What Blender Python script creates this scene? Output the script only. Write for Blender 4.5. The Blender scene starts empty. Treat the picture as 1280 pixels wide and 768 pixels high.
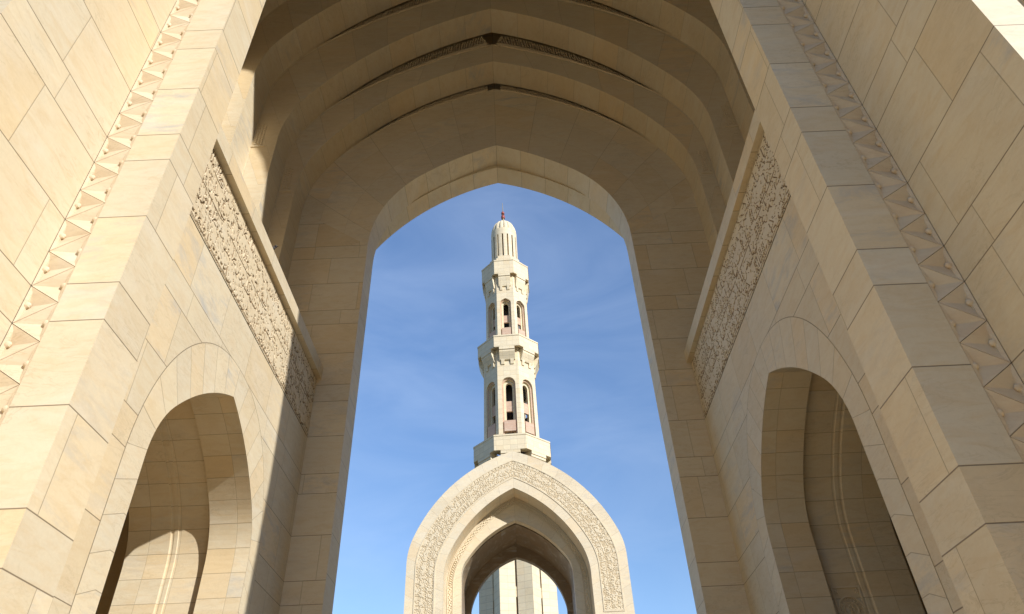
import bpy, math, random
from mathutils import Vector, Matrix
R = math.radians
sc = bpy.context.scene
col = sc.collection

# ------------------------------------------------------------------ camera
cam_d = bpy.data.cameras.new('camera'); cam = bpy.data.objects.new('camera', cam_d); col.objects.link(cam)
CX = 0.202
yaw, pit, rol = R(0.2598) + 0.0017, R(38.523), R(-2.733)
f_ = Vector((math.sin(yaw)*math.cos(pit), math.cos(yaw)*math.cos(pit), math.sin(pit)))
r_ = Vector((math.cos(yaw), -math.sin(yaw), 0)); u_ = r_.cross(f_)
rr = r_*math.cos(rol) + u_*math.sin(rol); uu = -r_*math.sin(rol) + u_*math.cos(rol)
cam.matrix_world = Matrix(((rr.x, uu.x, -f_.x, CX), (rr.y, uu.y, -f_.y, 0), (rr.z, uu.z, -f_.z, 0), (0, 0, 0, 1)))
cam_d.sensor_fit = 'HORIZONTAL'; cam_d.sensor_width = 36; cam_d.lens = 877.0/1280*36
cam_d.clip_start = 0.1; cam_d.clip_end = 6000
sc.camera = cam

# ------------------------------------------------------------------ sun and sky
SUN_A, SUN_E = 44.6, 30.0          # light travels towards -x, +y ; A measured from the axis
ld = bpy.data.lights.new('sun', 'SUN'); sun = bpy.data.objects.new('sun', ld); col.objects.link(sun)
ld.energy = 3.4; ld.angle = R(0.53); ld.color = (1.0, 0.97, 0.925)
dv = Vector((-math.sin(R(SUN_A))*math.cos(R(SUN_E)), math.cos(R(SUN_A))*math.cos(R(SUN_E)), -math.sin(R(SUN_E))))
sun.rotation_euler = dv.to_track_quat('-Z', 'Y').to_euler(); sun.location = (30, -30, 40)
w = bpy.data.worlds.new('World'); sc.world = w; w.use_nodes = True
nt = w.node_tree; nt.nodes.clear()
sky = nt.nodes.new('ShaderNodeTexSky'); sky.sky_type = 'NISHITA'; sky.sun_disc = False
sky.sun_elevation = R(SUN_E); sky.sun_rotation = R(180 - SUN_A); sky.air_density = 1.0; sky.dust_density = 0.1; sky.ozone_density = 3.0
bg = nt.nodes.new('ShaderNodeBackground'); bg.inputs['Strength'].default_value = 0.105
wo = nt.nodes.new('ShaderNodeOutputWorld')
tc = nt.nodes.new('ShaderNodeTexCoord'); mp = nt.nodes.new('ShaderNodeMapping')
mp.inputs['Scale'].default_value = (2.2, 3.0, 7.0); mp.inputs['Rotation'].default_value = (0.3, 0.5, 0.2)
ns = nt.nodes.new('ShaderNodeTexNoise'); ns.inputs['Scale'].default_value = 1.6; ns.inputs['Detail'].default_value = 6; ns.inputs['Roughness'].default_value = 0.55; ns.inputs['Distortion'].default_value = 0.6
cr = nt.nodes.new('ShaderNodeMapRange'); cr.inputs[1].default_value = 0.40; cr.inputs[2].default_value = 0.80; cr.inputs[3].default_value = 0; cr.inputs[4].default_value = 0.13
mx = nt.nodes.new('ShaderNodeMix'); mx.data_type = 'RGBA'; mx.inputs[7].default_value = (4.6, 5.2, 6.2, 1)
L_ = nt.links.new
L_(tc.outputs['Generated'], mp.inputs['Vector']); L_(mp.outputs[0], ns.inputs['Vector']); L_(ns.outputs[0], cr.inputs[0])
# sky dimmed low on the sun's side to darken the vault, raised opposite
def wm(op, a, b):
    o = nt.nodes.new('ShaderNodeMath'); o.operation = op
    for i, q in enumerate((a, b)):
        if isinstance(q, (int, float)): o.inputs[i].default_value = q
        else: L_(q, o.inputs[i])
    return o.outputs[0]
def wr(v, a, b, c, d):
    o = nt.nodes.new('ShaderNodeMapRange'); o.interpolation_type = 'SMOOTHSTEP'; L_(v, o.inputs[0])
    for i, q in enumerate((a, b, c, d)): o.inputs[i+1].default_value = q
    return o.outputs[0]
sx = nt.nodes.new('ShaderNodeSeparateXYZ'); L_(tc.outputs['Generated'], sx.inputs[0])
sd = wm('ADD', wm('MULTIPLY', sx.outputs[0], math.sin(R(SUN_A))), wm('MULTIPLY', sx.outputs[1], -math.cos(R(SUN_A))))
sun_side_dim = wm('MULTIPLY', wr(sx.outputs[2], .25, .58, .92, -.40), wr(sd, -.1, .6, 0, 1))
fac = wm('ADD', wm('SUBTRACT', 1.0, sun_side_dim), wr(sd, 0, -.8, 0, .22))
mm = nt.nodes.new('ShaderNodeMix'); mm.data_type = 'RGBA'; mm.blend_type = 'MULTIPLY'; mm.inputs[0].default_value = 1
cc_ = nt.nodes.new('ShaderNodeCombineColor')
fac = wm('MULTIPLY', fac, wr(sx.outputs[2], .22, .75, .88, 1.10))
for i in range(3): L_(wm('MULTIPLY', fac, (.925, .955, 1.0)[i]), cc_.inputs[i])
L_(cr.outputs[0], mx.inputs[0]); L_(sky.outputs[0], mx.inputs[6]); L_(mx.outputs[2], mm.inputs[6]); L_(cc_.outputs[0], mm.inputs[7]); L_(mm.outputs[2], bg.inputs['Color']); L_(bg.outputs[0], wo.inputs[0])
vs = sc.view_settings; vs.view_transform = 'Standard'; vs.look = 'None'; vs.exposure = 0.85; vs.gamma = 1; vs.use_curve_mapping = False
sc.render.engine = 'CYCLES'
cy = sc.cycles; cy.max_bounces = 10; cy.diffuse_bounces = 7; cy.glossy_bounces = 3; cy.use_denoising = True
cy.use_adaptive_sampling = True; cy.adaptive_threshold = 0.01; cy.sample_clamp_indirect = 8

# ------------------------------------------------------------------ materials
class NT:
    def __init__(s, nt): s.nt = nt
    def n(s, t, **k):
        o = s.nt.nodes.new(t)
        for a, b in k.items(): setattr(o, a, b)
        return o
    def put(s, sock, v):
        if isinstance(v, bpy.types.NodeSocket): s.nt.links.new(v, sock)
        elif v is not None: sock.default_value = v
    def m(s, op, a, b=None, c=None):
        o = s.n('ShaderNodeMath', operation=op); s.put(o.inputs[0], a); s.put(o.inputs[1], b); s.put(o.inputs[2], c); return o.outputs[0]
    def mix(s, f, a, b, bt='MIX'):
        o = s.n('ShaderNodeMix', data_type='RGBA', blend_type=bt); s.put(o.inputs[0], f); s.put(o.inputs[6], a); s.put(o.inputs[7], b); return o.outputs[2]
    def noise(s, vec, scale, detail=4, rough=.5, dist=0):
        o = s.n('ShaderNodeTexNoise'); s.put(o.inputs['Vector'], vec); o.inputs['Scale'].default_value = scale; o.inputs['Detail'].default_value = detail
        o.inputs['Roughness'].default_value = rough; o.inputs['Distortion'].default_value = dist; return o.outputs[0]
    def rng(s, v, a, b, c, d):
        o = s.n('ShaderNodeMapRange'); s.put(o.inputs[0], v)
        for i, q in enumerate((a, b, c, d)): o.inputs[i+1].default_value = q
        return o.outputs[0]

def stone(name, mode='ashlar', base=(.64, .545, .37), alt=(.61, .535, .385), warm=(.65, .49, .27), length=1.45, rowh=1.0, joint=.009, jh=.85, jv=.5, stain=.85, rough=.62, voff=0.0):
    """cream limestone cladding; joints run in the mesh's metre UVs.  mode ashlar: two tall courses and one short, ring: equal rows, plain: none"""
    m = bpy.data.materials.new(name); m.use_nodes = True; t = NT(m.node_tree); t.nt.nodes.clear()
    out = t.n('ShaderNodeOutputMaterial'); b = t.n('ShaderNodeBsdfPrincipled'); t.nt.links.new(b.outputs[0], out.inputs[0])
    uv = t.n('ShaderNodeUVMap').outputs[0]; g = t.n('ShaderNodeNewGeometry').outputs['Position']
    sp = t.n('ShaderNodeSeparateXYZ'); t.put(sp.inputs[0], uv); u, v = sp.outputs[0], sp.outputs[1]
    jmask = None
    if mode != 'plain':
        if mode == 'ashlar':
            U = 0.535
            k = t.m('DIVIDE', t.m('ADD', v, 267.5 + voff), 5*U); fl = t.m('FLOOR', k); fr = t.m('MULTIPLY', t.m('FRACT', k), 5.0)
            row = t.m('ADD', t.m('MULTIPLY', fl, 3.0), t.m('ADD', t.m('GREATER_THAN', fr, 2.0), t.m('GREATER_THAN', fr, 4.0)))
            d = t.m('MINIMUM', t.m('MINIMUM', fr, t.m('ABSOLUTE', t.m('SUBTRACT', fr, 2.0))), t.m('MINIMUM', t.m('ABSOLUTE', t.m('SUBTRACT', fr, 4.0)), t.m('SUBTRACT', 5.0, fr)))
            dv_ = t.m('MULTIPLY', d, U)
        else:
            k = t.m('DIVIDE', t.m('ADD', v, voff), rowh); row = t.m('FLOOR', k); fr = t.m('FRACT', k)
            dv_ = t.m('MULTIPLY', t.m('MINIMUM', fr, t.m('SUBTRACT', 1.0, fr)), rowh)
        wn = t.n('ShaderNodeTexWhiteNoise', noise_dimensions='1D'); t.put(wn.inputs['W'], row)
        off = t.m('MULTIPLY', wn.outputs['Value'], 1.0 if mode == 'ashlar' else 0.0)
        uc = t.m('ADD', t.m('DIVIDE', u, length), off); bid = t.m('FLOOR', uc); fu = t.m('FRACT', uc)
        du = t.m('MULTIPLY', t.m('MINIMUM', fu, t.m('SUBTRACT', 1.0, fu)), length)
        mh = t.rng(dv_, joint*.45, joint, 1, 0); mv = t.rng(du, joint*.4, joint*.85, 1, 0)
        jcol = t.m('MAXIMUM', t.m('MULTIPLY', mh, jh), t.m('MULTIPLY', mv, jv)); jmask = t.m('MAXIMUM', mh, mv)
        cmb = t.n('ShaderNodeCombineXYZ'); t.put(cmb.inputs[0], row); t.put(cmb.inputs[1], bid)
        wn2 = t.n('ShaderNodeTexWhiteNoise', noise_dimensions='2D'); t.put(wn2.inputs['Vector'], cmb.outputs[0])
        s2 = t.n('ShaderNodeSeparateColor'); t.put(s2.inputs[0], wn2.outputs['Color']); h1, h2, h3 = s2.outputs
    else:
        h1 = h2 = h3 = 0.5; jcol = None
    # marble figure: slow cloud, stretched veins, grey weather stains
    n1 = t.noise(g, .55, 5, .6, .4)
    mpv = t.n('ShaderNodeMapping'); t.put(mpv.inputs[0], g); mpv.inputs['Scale'].default_value = (1.3, 1.3, 4.5); mpv.inputs['Rotation'].default_value = (.5, .3, .2)
    if mode != 'plain':
        cm2 = t.n('ShaderNodeCombineXYZ'); t.put(cm2.inputs[0], t.m('MULTIPLY', h1, 9.0)); t.put(cm2.inputs[2], t.m('MULTIPLY', h2, 9.0)); t.put(mpv.inputs['Location'], cm2.outputs[0])
    n2 = t.noise(mpv.outputs[0], 1.6, 6, .62, 1.1)
    n3 = t.noise(g, 26, 3, .6)
    c = t.mix(h1, base + (1,), alt + (1,))
    c = t.mix(t.m('MULTIPLY', t.m('POWER', h2, 3.0) if mode != 'plain' else 0.2, .75), c, warm + (1,))
    c = t.mix(t.rng(n2, .42, .74, 0, .60), c, (warm[0]*.86, warm[1]*.84, warm[2]*.84, 1))
    c = t.mix(t.rng(n1, .3, .75, 0, .40), c, (base[0]*.80, base[1]*.80, base[2]*.86, 1))
    st = t.m('MULTIPLY', t.rng(t.noise(mpv.outputs[0], .75, 7, .68, .5), .50, .70, 0, 1), t.m('MULTIPLY', t.m('POWER', h3, 4.0) if mode != 'plain' else 0.1, stain))
    c = t.mix(st, c, (.36, .36, .345, 1))
    c = t.mix(t.rng(t.noise(mpv.outputs[0], .42, 5, .6, .8), .52, .72, 0, .34), c, (.66, .61, .50, 1))
    vn = t.m('ABSOLUTE', t.m('SUBTRACT', t.noise(mpv.outputs[0], .9, 6, .6, 1.6), .5))   # hairline veins
    c = t.mix(t.m('MULTIPLY', t.rng(vn, 0, .022, .42, 0), t.rng(n1, .42, .6, 0, 1)), c, (base[0]*.62, base[1]*.58, base[2]*.52, 1))
    val = t.m('ADD', .90, t.m('ADD', t.m('MULTIPLY', h3, .09), t.m('MULTIPLY', n3, .10)))
    hsv = t.n('ShaderNodeHueSaturation'); t.put(hsv.inputs['Value'], val); t.put(hsv.inputs['Color'], c); c = hsv.outputs[0]
    if jcol is not None: c = t.mix(jcol, c, (.15, .105, .06, 1))
    t.put(b.inputs['Base Color'], c); b.inputs['Roughness'].default_value = rough; b.inputs['Specular IOR Level'].default_value = .3
    bp = t.n('ShaderNodeBump'); bp.inputs['Strength'].default_value = .35; bp.inputs['Distance'].default_value = .012
    hgt = t.m('ADD', t.m('MULTIPLY', n3, .25), t.m('MULTIPLY', n2, .2))
    if jmask is not None: hgt = t.m('SUBTRACT', hgt, t.m('MULTIPLY', jmask, .8))
    t.put(bp.inputs['Height'], hgt); t.put(b.inputs['Normal'], bp.outputs[0])
    return m

def simple(name, colr, rough=.6, metal=0, noise=.12, scale=3):
    m = bpy.data.materials.new(name); m.use_nodes = True; t = NT(m.node_tree); b = m.node_tree.nodes['Principled BSDF']
    g = t.n('ShaderNodeNewGeometry').outputs['Position']; n1 = t.noise(g, scale, 5, .6)
    c = t.mix(t.rng(n1, .3, .7, 0, 1), tuple(q*(1-noise) for q in colr) + (1,), tuple(min(1, q*(1+noise)) for q in colr) + (1,))
    t.put(b.inputs['Base Color'], c); b.inputs['Roughness'].default_value = rough; b.inputs['Metallic'].default_value = metal
    return m

M_WALL = stone('stone_ashlar')
M_PIER = stone('stone_pier_front', length=40, jv=0)
M_RING = stone('stone_voussoir', 'ring', length=1.02, rowh=40, voff=13.3, jh=0, jv=.6, joint=.008)
M_FACE = stone('stone_radial_face', 'ring', length=1.55, rowh=1.9, voff=7.7, jh=.35, jv=.5, joint=.010)
M_SOF = stone('stone_soffit', 'ring', length=1.15, rowh=40, voff=11, jh=0, jv=.5, joint=.010)
M_NICHE = stone('stone_niche_lining', 'ring', length=.62, rowh=.485, voff=.055, joint=.008, jh=.55, jv=.35)
M_PLAIN = stone('stone_plain', 'plain')
M_CARVE = stone('stone_carved', 'plain', base=(.66, .55, .37), stain=.2)
M_CUT = simple('brown_cut_ground', (.24, .165, .09), .8, 0, .25, 8)  # brown, darker than the slab face, for the cut strokes
M_GCUT = simple('gate_cut_ground', (.50, .40, .255), .8, 0, .2, 4)
M_ZIG = stone('stone_moulding', 'plain', base=(.65, .53, .35), warm=(.63, .45, .28))
M_MIN = stone('stone_minaret', 'ring', base=(.75, .65, .445), alt=(.72, .63, .445), warm=(.74, .59, .36), length=.95, rowh=.8, joint=.032, jh=.34, jv=.26, stain=.15)
M_PINK = stone('stone_pink', 'plain', base=(.56, .34, .24), warm=(.52, .29, .19), stain=.1)
M_GATE = stone('stone_gate', 'ring', base=(.69, .595, .42), alt=(.67, .585, .425), warm=(.69, .54, .335), length=1.2, rowh=.9, joint=.018, jh=.3, jv=.3, stain=.45)
M_GPLAIN = stone('stone_gate_plain', 'plain', base=(.69, .595, .42), warm=(.69, .54, .335), stain=.2)
M_SOIL = simple('garden_soil', (.085, .075, .045), .9, 0, .35, .4)
M_VAULT = stone('stone_shaded_vault', 'ring', base=(.28, .205, .13), alt=(.26, .20, .13), warm=(.28, .19, .105), length=1.2, rowh=.9, joint=.018, jh=.3, jv=.3)  # gate stone with the tunnel's shade put into its colour
M_DARK = simple('dark_interior_shade', (.06, .045, .03))  # near-black colour paints the shade inside windows and lantern slots
M_RED = simple('red_lamp_paint', (.30, .05, .03), .5)
M_BRASS = simple('finial_metal', (.35, .27, .14), .4, .6)
M_BIRD = simple('bird_plumage', (.035, .03, .03), .8, 0, .3, 40)
M_PAVE = stone('paving_stone', 'ring', base=(.74, .575, .34), alt=(.71, .56, .34), warm=(.72, .52, .29), length=1.2, rowh=1.2, joint=.01, jh=.5, jv=.5, stain=.3)

# ------------------------------------------------------------------ mesh helpers
class MB:
    def __init__(s): s.v = []; s.f = []; s.uv = []; s.mi = []
    def poly(s, pts, uv=None, m=0):
        pts = [Vector(p) for p in pts]
        if uv is None:
            n = Vector((0, 0, 0))
            for i in range(len(pts)): n += pts[i].cross(pts[(i+1) % len(pts)])
            if n.length < 1e-12: return
            n.normalize()
            if abs(n.z) > .75: uv = [(p.x, p.y) for p in pts]
            elif abs(n.x) > abs(n.y): uv = [(p.y, p.z) for p in pts]
            else: uv = [(p.x, p.z) for p in pts]
        k = len(s.v); s.v += [tuple(p) for p in pts]; s.f.append(list(range(k, k+len(pts)))); s.uv.append(uv); s.mi.append(m)
    def box(s, x0, x1, y0, y1, z0, z1, m=0, skip=''):
        a = [(x0, y0, z0), (x1, y0, z0), (x1, y1, z0), (x0, y1, z0), (x0, y0, z1), (x1, y0, z1), (x1, y1, z1), (x0, y1, z1)]
        for nme, q in (('d', (3, 2, 1, 0)), ('u', (4, 5, 6, 7)), ('f', (0, 1, 5, 4)), ('b', (2, 3, 7, 6)), ('l', (3, 0, 4, 7)), ('r', (1, 2, 6, 5))):
            if nme not in skip: s.poly([a[i] for i in q], None, m)
    def strip(s, A, B, r0, r1, m=0, sl=None):
        """quads between two matching 3D polylines; uv = (arc length measured from the middle, r)"""
        n = len(A)
        if sl is None:
            sl = [0.0]
            for i in range(1, n): sl.append(sl[-1] + ((Vector(A[i])-Vector(A[i-1])).length + (Vector(B[i])-Vector(B[i-1])).length)*.5)
            mid = sl[-1]/2; sl = [q-mid for q in sl]
        for i in range(n-1):
            s.poly([A[i], A[i+1], B[i+1], B[i]], [(sl[i], r0), (sl[i+1], r0), (sl[i+1], r1), (sl[i], r1)], m)
    def build(s, name, mats, parent=None, smooth=False, weld=False):
        me = bpy.data.meshes.new(name); me.from_pydata(s.v, [], s.f)
        for q in (mats if isinstance(mats, (list, tuple)) else [mats]): me.materials.append(q)
        ul = me.uv_layers.new(name='UVMap'); i = 0; flat = []
        for q in s.uv:
            for a in q: flat += [a[0], a[1]]
        ul.data.foreach_set('uv', flat); me.polygons.foreach_set('material_index', s.mi)
        if weld or smooth:
            import bmesh
            bm = bmesh.new(); bm.from_mesh(me); bmesh.ops.remove_doubles(bm, verts=bm.verts, dist=1e-4); bmesh.ops.recalc_face_normals(bm, faces=bm.faces); bm.to_mesh(me); bm.free()
        if smooth: me.polygons.foreach_set('use_smooth', [True]*len(me.polygons))
        me.update(); o = bpy.data.objects.new(name, me); col.objects.link(o)
        if parent: o.parent = parent; o.matrix_parent_inverse = Matrix.Translation(-parent_world(parent))
        return o
def parent_world(p):                                      # parts are built in world metres: only a thing's Empty carries a location
    return p.location.copy() if p.type == 'EMPTY' else Vector((0, 0, 0))
def thing(name, label, cat, loc=(0, 0, 0), group=None):
    o = bpy.data.objects.new(name, None); col.objects.link(o); o.location = loc; o['label'] = label; o['category'] = cat
    if group: o['group'] = group
    return o

def half_arch(h, zs, za, r1, th, n1=12, n2=18):
    P = (h-r1+r1*math.cos(th), zs+r1*math.sin(th)); u = (math.cos(th), math.sin(th)); D = (P[0], P[1]-za)
    r2 = (D[0]**2+D[1]**2)/(2*(D[0]*u[0]+D[1]*u[1])); C = (P[0]-r2*u[0], P[1]-r2*u[1])
    if D[0]*u[0]+D[1]*u[1] <= .02*h:                      # too steep for a second arc: close with a plain ogive
        return [(h*math.cos(math.pi/2*i/(n1+n2))**.9 if i < n1+n2 else 0.0, zs+(za-zs)*math.sin(math.pi/2*i/(n1+n2))) for i in range(n1+n2+1)]
    a = [(h-r1+r1*math.cos(th*i/n1), zs+r1*math.sin(th*i/n1)) for i in range(n1+1)]
    te = math.atan2(za-C[1], -C[0])
    a += [(C[0]+r2*math.cos(th+(te-th)*i/n2), C[1]+r2*math.sin(th+(te-th)*i/n2)) for i in range(1, n2+1)]
    a[-1] = (0.0, za); return a
def arch(h, zs, za, r1, th, zb=None, n1=12, n2=18):
    """full pointed arch, right foot -> apex -> left foot"""
    a = half_arch(h, zs, za, r1, th, n1, n2)
    if zb is not None: a = [(h, zb)] + a
    return a + [(-x, z) for x, z in reversed(a[:-1])]
def offset(c, d):
    o = []
    for i, p in enumerate(c):
        a = Vector(c[max(i-1, 0)]); b = Vector(c[min(i+1, len(c)-1)]); t = (b-a).normalized(); dd = d(i) if callable(d) else d
        o.append((p[0]+t.y*dd, p[1]-t.x*dd))     # right foot to left foot: outward is +
    mid = len(c)//2; o[mid] = (0.0, o[mid][1]); return o
def apex_fix(c, za): return c
def holed(mb, Mp, u0, u1, v1, curve, m=0):
    """flat wall u0..u1 up to v1 with an arch opening; curve right foot -> apex -> left foot, in (u,v); Mp(u,v) -> 3D"""
    n = len(curve); k = n//2
    for i in range(n-1):
        a, b = curve[i], curve[i+1]; e = u1 if i < k else u0
        if abs(a[1]-b[1]) < 1e-9: continue
        mb.poly([Mp(*a), Mp(e, a[1]), Mp(e, b[1]), Mp(*b)], None, m)
    za = curve[k][1]
    if v1 > za: mb.poly([Mp(u0, za), Mp(u1, za), Mp(u1, v1), Mp(u0, v1)], None, m)

# ---- carved script: raised pen strokes in two lines
def pen_strokes(L, H, rnd, rows=2, dens=1.0, pen=.055, sp=1.0):
    S = []
    rh = H/rows
    def arc(cx, cy, rx, ry, a0, a1, n=7): return [(cx+rx*math.cos(R(a0+(a1-a0)*i/n)), cy+ry*math.sin(R(a0+(a1-a0)*i/n))) for i in range(n+1)]
    for r in range(rows):
        b = r*rh + rh*.30; x = .06
        while x < L-.12:
            t = rnd.random(); k = rh; xq = x
            if t < .34:                                   # alif / lam
                h = k*rnd.uniform(.48, .62); sl = rnd.uniform(-.05, .02)
                p = [(x, b), (x+sl*.5, b+h*.5), (x+sl, b+h), (x+sl+.03, b+h+.015)]
                if rnd.random() < .45: p = [(x-.16*k, b+.06*k), (x-.10*k, b-.01), (x-.02, b-.01)] + p
                S.append((p, pen)); x += rnd.uniform(.12, .19)*k
            elif t < .52:                                 # bowl
                w_ = k*rnd.uniform(.16, .24)
                S.append((arc(x+w_, b-.02*k, w_, w_*1.05, 170, 372), pen)); S.append(([(x+w_*.9, b+.10*k), (x+w_*1.05, b+.13*k)], pen*1.1)); x += w_*1.9
            elif t < .68:                                 # waw / ra tail
                S.append((arc(x+.07*k, b+.06*k, .07*k, .065*k, -20, 250, 7) + [(x+.10*k, b-.04*k), (x+.03*k, b-.14*k), (x-.08*k, b-.19*k)], pen*.9)); x += .24*k
            elif t < .80:                                 # teeth
                p = [(x, b+.11*k)]
                for i in range(3): p += [(x+.07*k*(i+.4), b), (x+.07*k*(i+1), b+.09*k)]
                S.append((p, pen*.85)); x += .28*k
            elif t < .90:                                 # kaf
                S.append(([(x+.30*k, b+.60*k), (x+.14*k, b+.40*k), (x+.02*k, b+.24*k), (x+.20*k, b+.18*k), (x+.27*k, b+.05*k), (x+.10*k, b), (x-.05*k, b)], pen)); x += .36*k
            else:                                         # swept return
                w_ = k*rnd.uniform(.6, 1.1)
                S.append(([(x+w_, b-.08*k), (x+w_*.6, b-.16*k), (x+w_*.2, b-.15*k), (x, b-.04*k), (x+.03*k, b+.03*k)], pen)); x += .14*k
            x = xq+(x-xq)*sp
        n = int(L/k*13*dens)
        for i in range(n):                                # vowel marks and dots
            x = rnd.uniform(.05, L-.1); y = rnd.choice((rnd.uniform(.72, .97), rnd.uniform(.5, .75), rnd.uniform(.02, .16), rnd.uniform(.3, .6)))*rh + r*rh
            t = rnd.random(); q = k*.07
            if t < .45: S.append(([(x-q, y-q*.45), (x, y+.1*q), (x+q, y+q*.6)], pen*.55))
            elif t < .65: S.append(([(x, y-pen*.45), (x+.004, y+pen*.45)], pen))
            elif t < .82: S.append((arc(x, y, q*.7, q*.55, 0, 290, 6) + [(x+q*.1, y-q*1.1)], pen*.45))
            else: S.append((arc(x, y, q*.9, q*.8, 180, 350, 5), pen*.5))
        if r == rows//2:
            x = rnd.uniform(.2, .8)
            while x < L-2.2:                              # long strokes parting the lines
                ln = rnd.uniform(1.0, 2.0); S.append(([(x, r*rh+.01), (x+.1, r*rh-.02), (x+ln*.5, r*rh-.015), (x+ln, r*rh+.012)], pen*.7)); x += ln+rnd.uniform(.1, .5)
    return [(p, w_) for p, w_ in S if min(a[0] for a in p) > .0 and max(a[0] for a in p) < L and min(a[1] for a in p) > .0 and max(a[1] for a in p) < H]
def carve(mb, S, Mp, h, rnd, m=0):
    for p, w_ in S:
        hh = h*rnd.uniform(.82, 1.0); n = len(p); A = []; B = []
        for i in range(n):
            a = Vector(p[max(i-1, 0)]); b = Vector(p[min(i+1, n-1)]); t = (b-a)
            if t.length < 1e-6: t = Vector((1, 0))
            t.normalize(); nn = Vector((-t.y, t.x)); c = Vector(p[i])
            q = w_*.5*(.62+.38*abs(t.y*.8-t.x*.6)) * (.55 if i in (0, n-1) else 1)
            A.append(c+nn*q); B.append(c-nn*q)
        for i in range(n-1):
            mb.poly([Mp(*A[i], hh), Mp(*A[i+1], hh), Mp(*B[i+1], hh), Mp(*B[i], hh)], None, m)
            mb.poly([Mp(*A[i], 0), Mp(*A[i+1], 0), Mp(*A[i+1], hh), Mp(*A[i], hh)], None, m)
            mb.poly([Mp(*B[i], 0), Mp(*B[i+1], 0), Mp(*B[i+1], hh), Mp(*B[i], hh)], None, m)
        for i in (0, n-1): mb.poly([Mp(*A[i], 0), Mp(*B[i], 0), Mp(*B[i], hh), Mp(*A[i], hh)], None, m)

import numpy as np
def incise(name, S, L, H, cell, depth, Mp, mat, parent, soft=.16, cut=None):
    """a slab of stone L x H cut with pen strokes: one fine relief mesh"""
    nu, nv = int(L/cell)+1, int(H/cell)+1
    U, V = np.meshgrid(np.linspace(0, L, nu), np.linspace(0, H, nv), indexing='ij'); D = np.zeros((nu, nv))
    for p, w_ in S:
        for i in range(len(p)-1):
            a, b = np.array(p[i], float), np.array(p[i+1], float); d = b-a; l2 = d @ d
            if l2 < 1e-9: continue
            ang = abs(d[1]*.8-d[0]*.6)/math.sqrt(l2); r = w_*.5*(.55+.5*ang); m = r*(1+soft)
            i0, i1 = max(int((min(a[0], b[0])-m)/cell), 0), min(int((max(a[0], b[0])+m)/cell)+2, nu); j0, j1 = max(int((min(a[1], b[1])-m)/cell), 0), min(int((max(a[1], b[1])+m)/cell)+2, nv)
            u, v = U[i0:i1, j0:j1], V[i0:i1, j0:j1]; t = np.clip(((u-a[0])*d[0]+(v-a[1])*d[1])/l2, 0, 1)
            e = np.hypot(u-a[0]-t*d[0], v-a[1]-t*d[1]); D[i0:i1, j0:j1] = np.maximum(D[i0:i1, j0:j1], np.clip((m-e)/(2*soft*r+1e-6), 0, 1))
    co = np.array([Mp(U[i, j], V[i, j], -depth*D[i, j]) for i in range(nu) for j in range(nv)], dtype=np.float32)
    idx = np.arange(nu*nv).reshape(nu, nv); F = np.stack([idx[:-1, :-1], idx[1:, :-1], idx[1:, 1:], idx[:-1, 1:]], -1).reshape(-1, 4)
    me = bpy.data.meshes.new(name); me.vertices.add(len(co)); me.vertices.foreach_set('co', co.ravel()); me.loops.add(F.size); me.loops.foreach_set('vertex_index', F.ravel().astype(np.int32))
    me.polygons.add(len(F)); me.polygons.foreach_set('loop_start', np.arange(0, F.size, 4, dtype=np.int32)); me.polygons.foreach_set('loop_total', np.full(len(F), 4, np.int32))
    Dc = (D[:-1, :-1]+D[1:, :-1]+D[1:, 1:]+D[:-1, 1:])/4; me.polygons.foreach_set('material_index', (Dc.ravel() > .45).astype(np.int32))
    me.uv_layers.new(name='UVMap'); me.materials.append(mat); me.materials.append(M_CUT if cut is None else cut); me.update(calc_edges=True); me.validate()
    o = bpy.data.objects.new(name, me); col.objects.link(o); o.parent = parent; o.matrix_parent_inverse = Matrix.Translation(-parent_world(parent)); return o

# ------------------------------------------------------------------ ground
GZ = -1.6
mb = MB(); mb.poly([(-2500, -2500, GZ), (2500, -2500, GZ), (2500, 2500, GZ), (-2500, 2500, GZ)])
g = mb.build('ground', M_SOIL); g['kind'] = 'structure'
mb = MB(); mb.poly([(-60, -9, GZ+.02), (60, -9, GZ+.02), (60, 70, GZ+.02), (-60, 70, GZ+.02)])
g = mb.build('courtyard_paving', M_PAVE); g['kind'] = 'structure'

# ------------------------------------------------------------------ near gateway
portal = thing('gateway', 'huge cream stone gateway with stepped pointed vault framing the view from both sides', 'gateway', (0, 0, GZ))
A_, B_, C_ = 5.28, 4.20, 5.20           # side wall, pier, outer wall (half widths)
YN, YP, YS, YW = 3.87, 5.946, 6.77, 16.57
ZL0, ZL1 = 10.90, 11.28                 # ledge
XO, ZT = 9.8, 37.0                      # outer limits of the masonry
# ribs: y0 (near), y1 (far), half, spring, apex, r1, th
RIB = [(15.62, 16.57, 6.71, 17.75, 24.86, 4.6, .52), (14.62, 15.62, 7.25, 19.2, 27.05, 4.6, .55), (13.49, 14.62, 8.07, 21.3, 29.75, 4.7, .55),
       (12.43, 13.49, 8.75, 23.1, 32.0, 5.2, .55), (11.30, 12.43, 9.30, 24.6, 34.1, 5.6, .55)]
curves = [arch(h, zs, za, r1, th, ZL1) for (_, _, h, zs, za, r1, th) in RIB]

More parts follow.
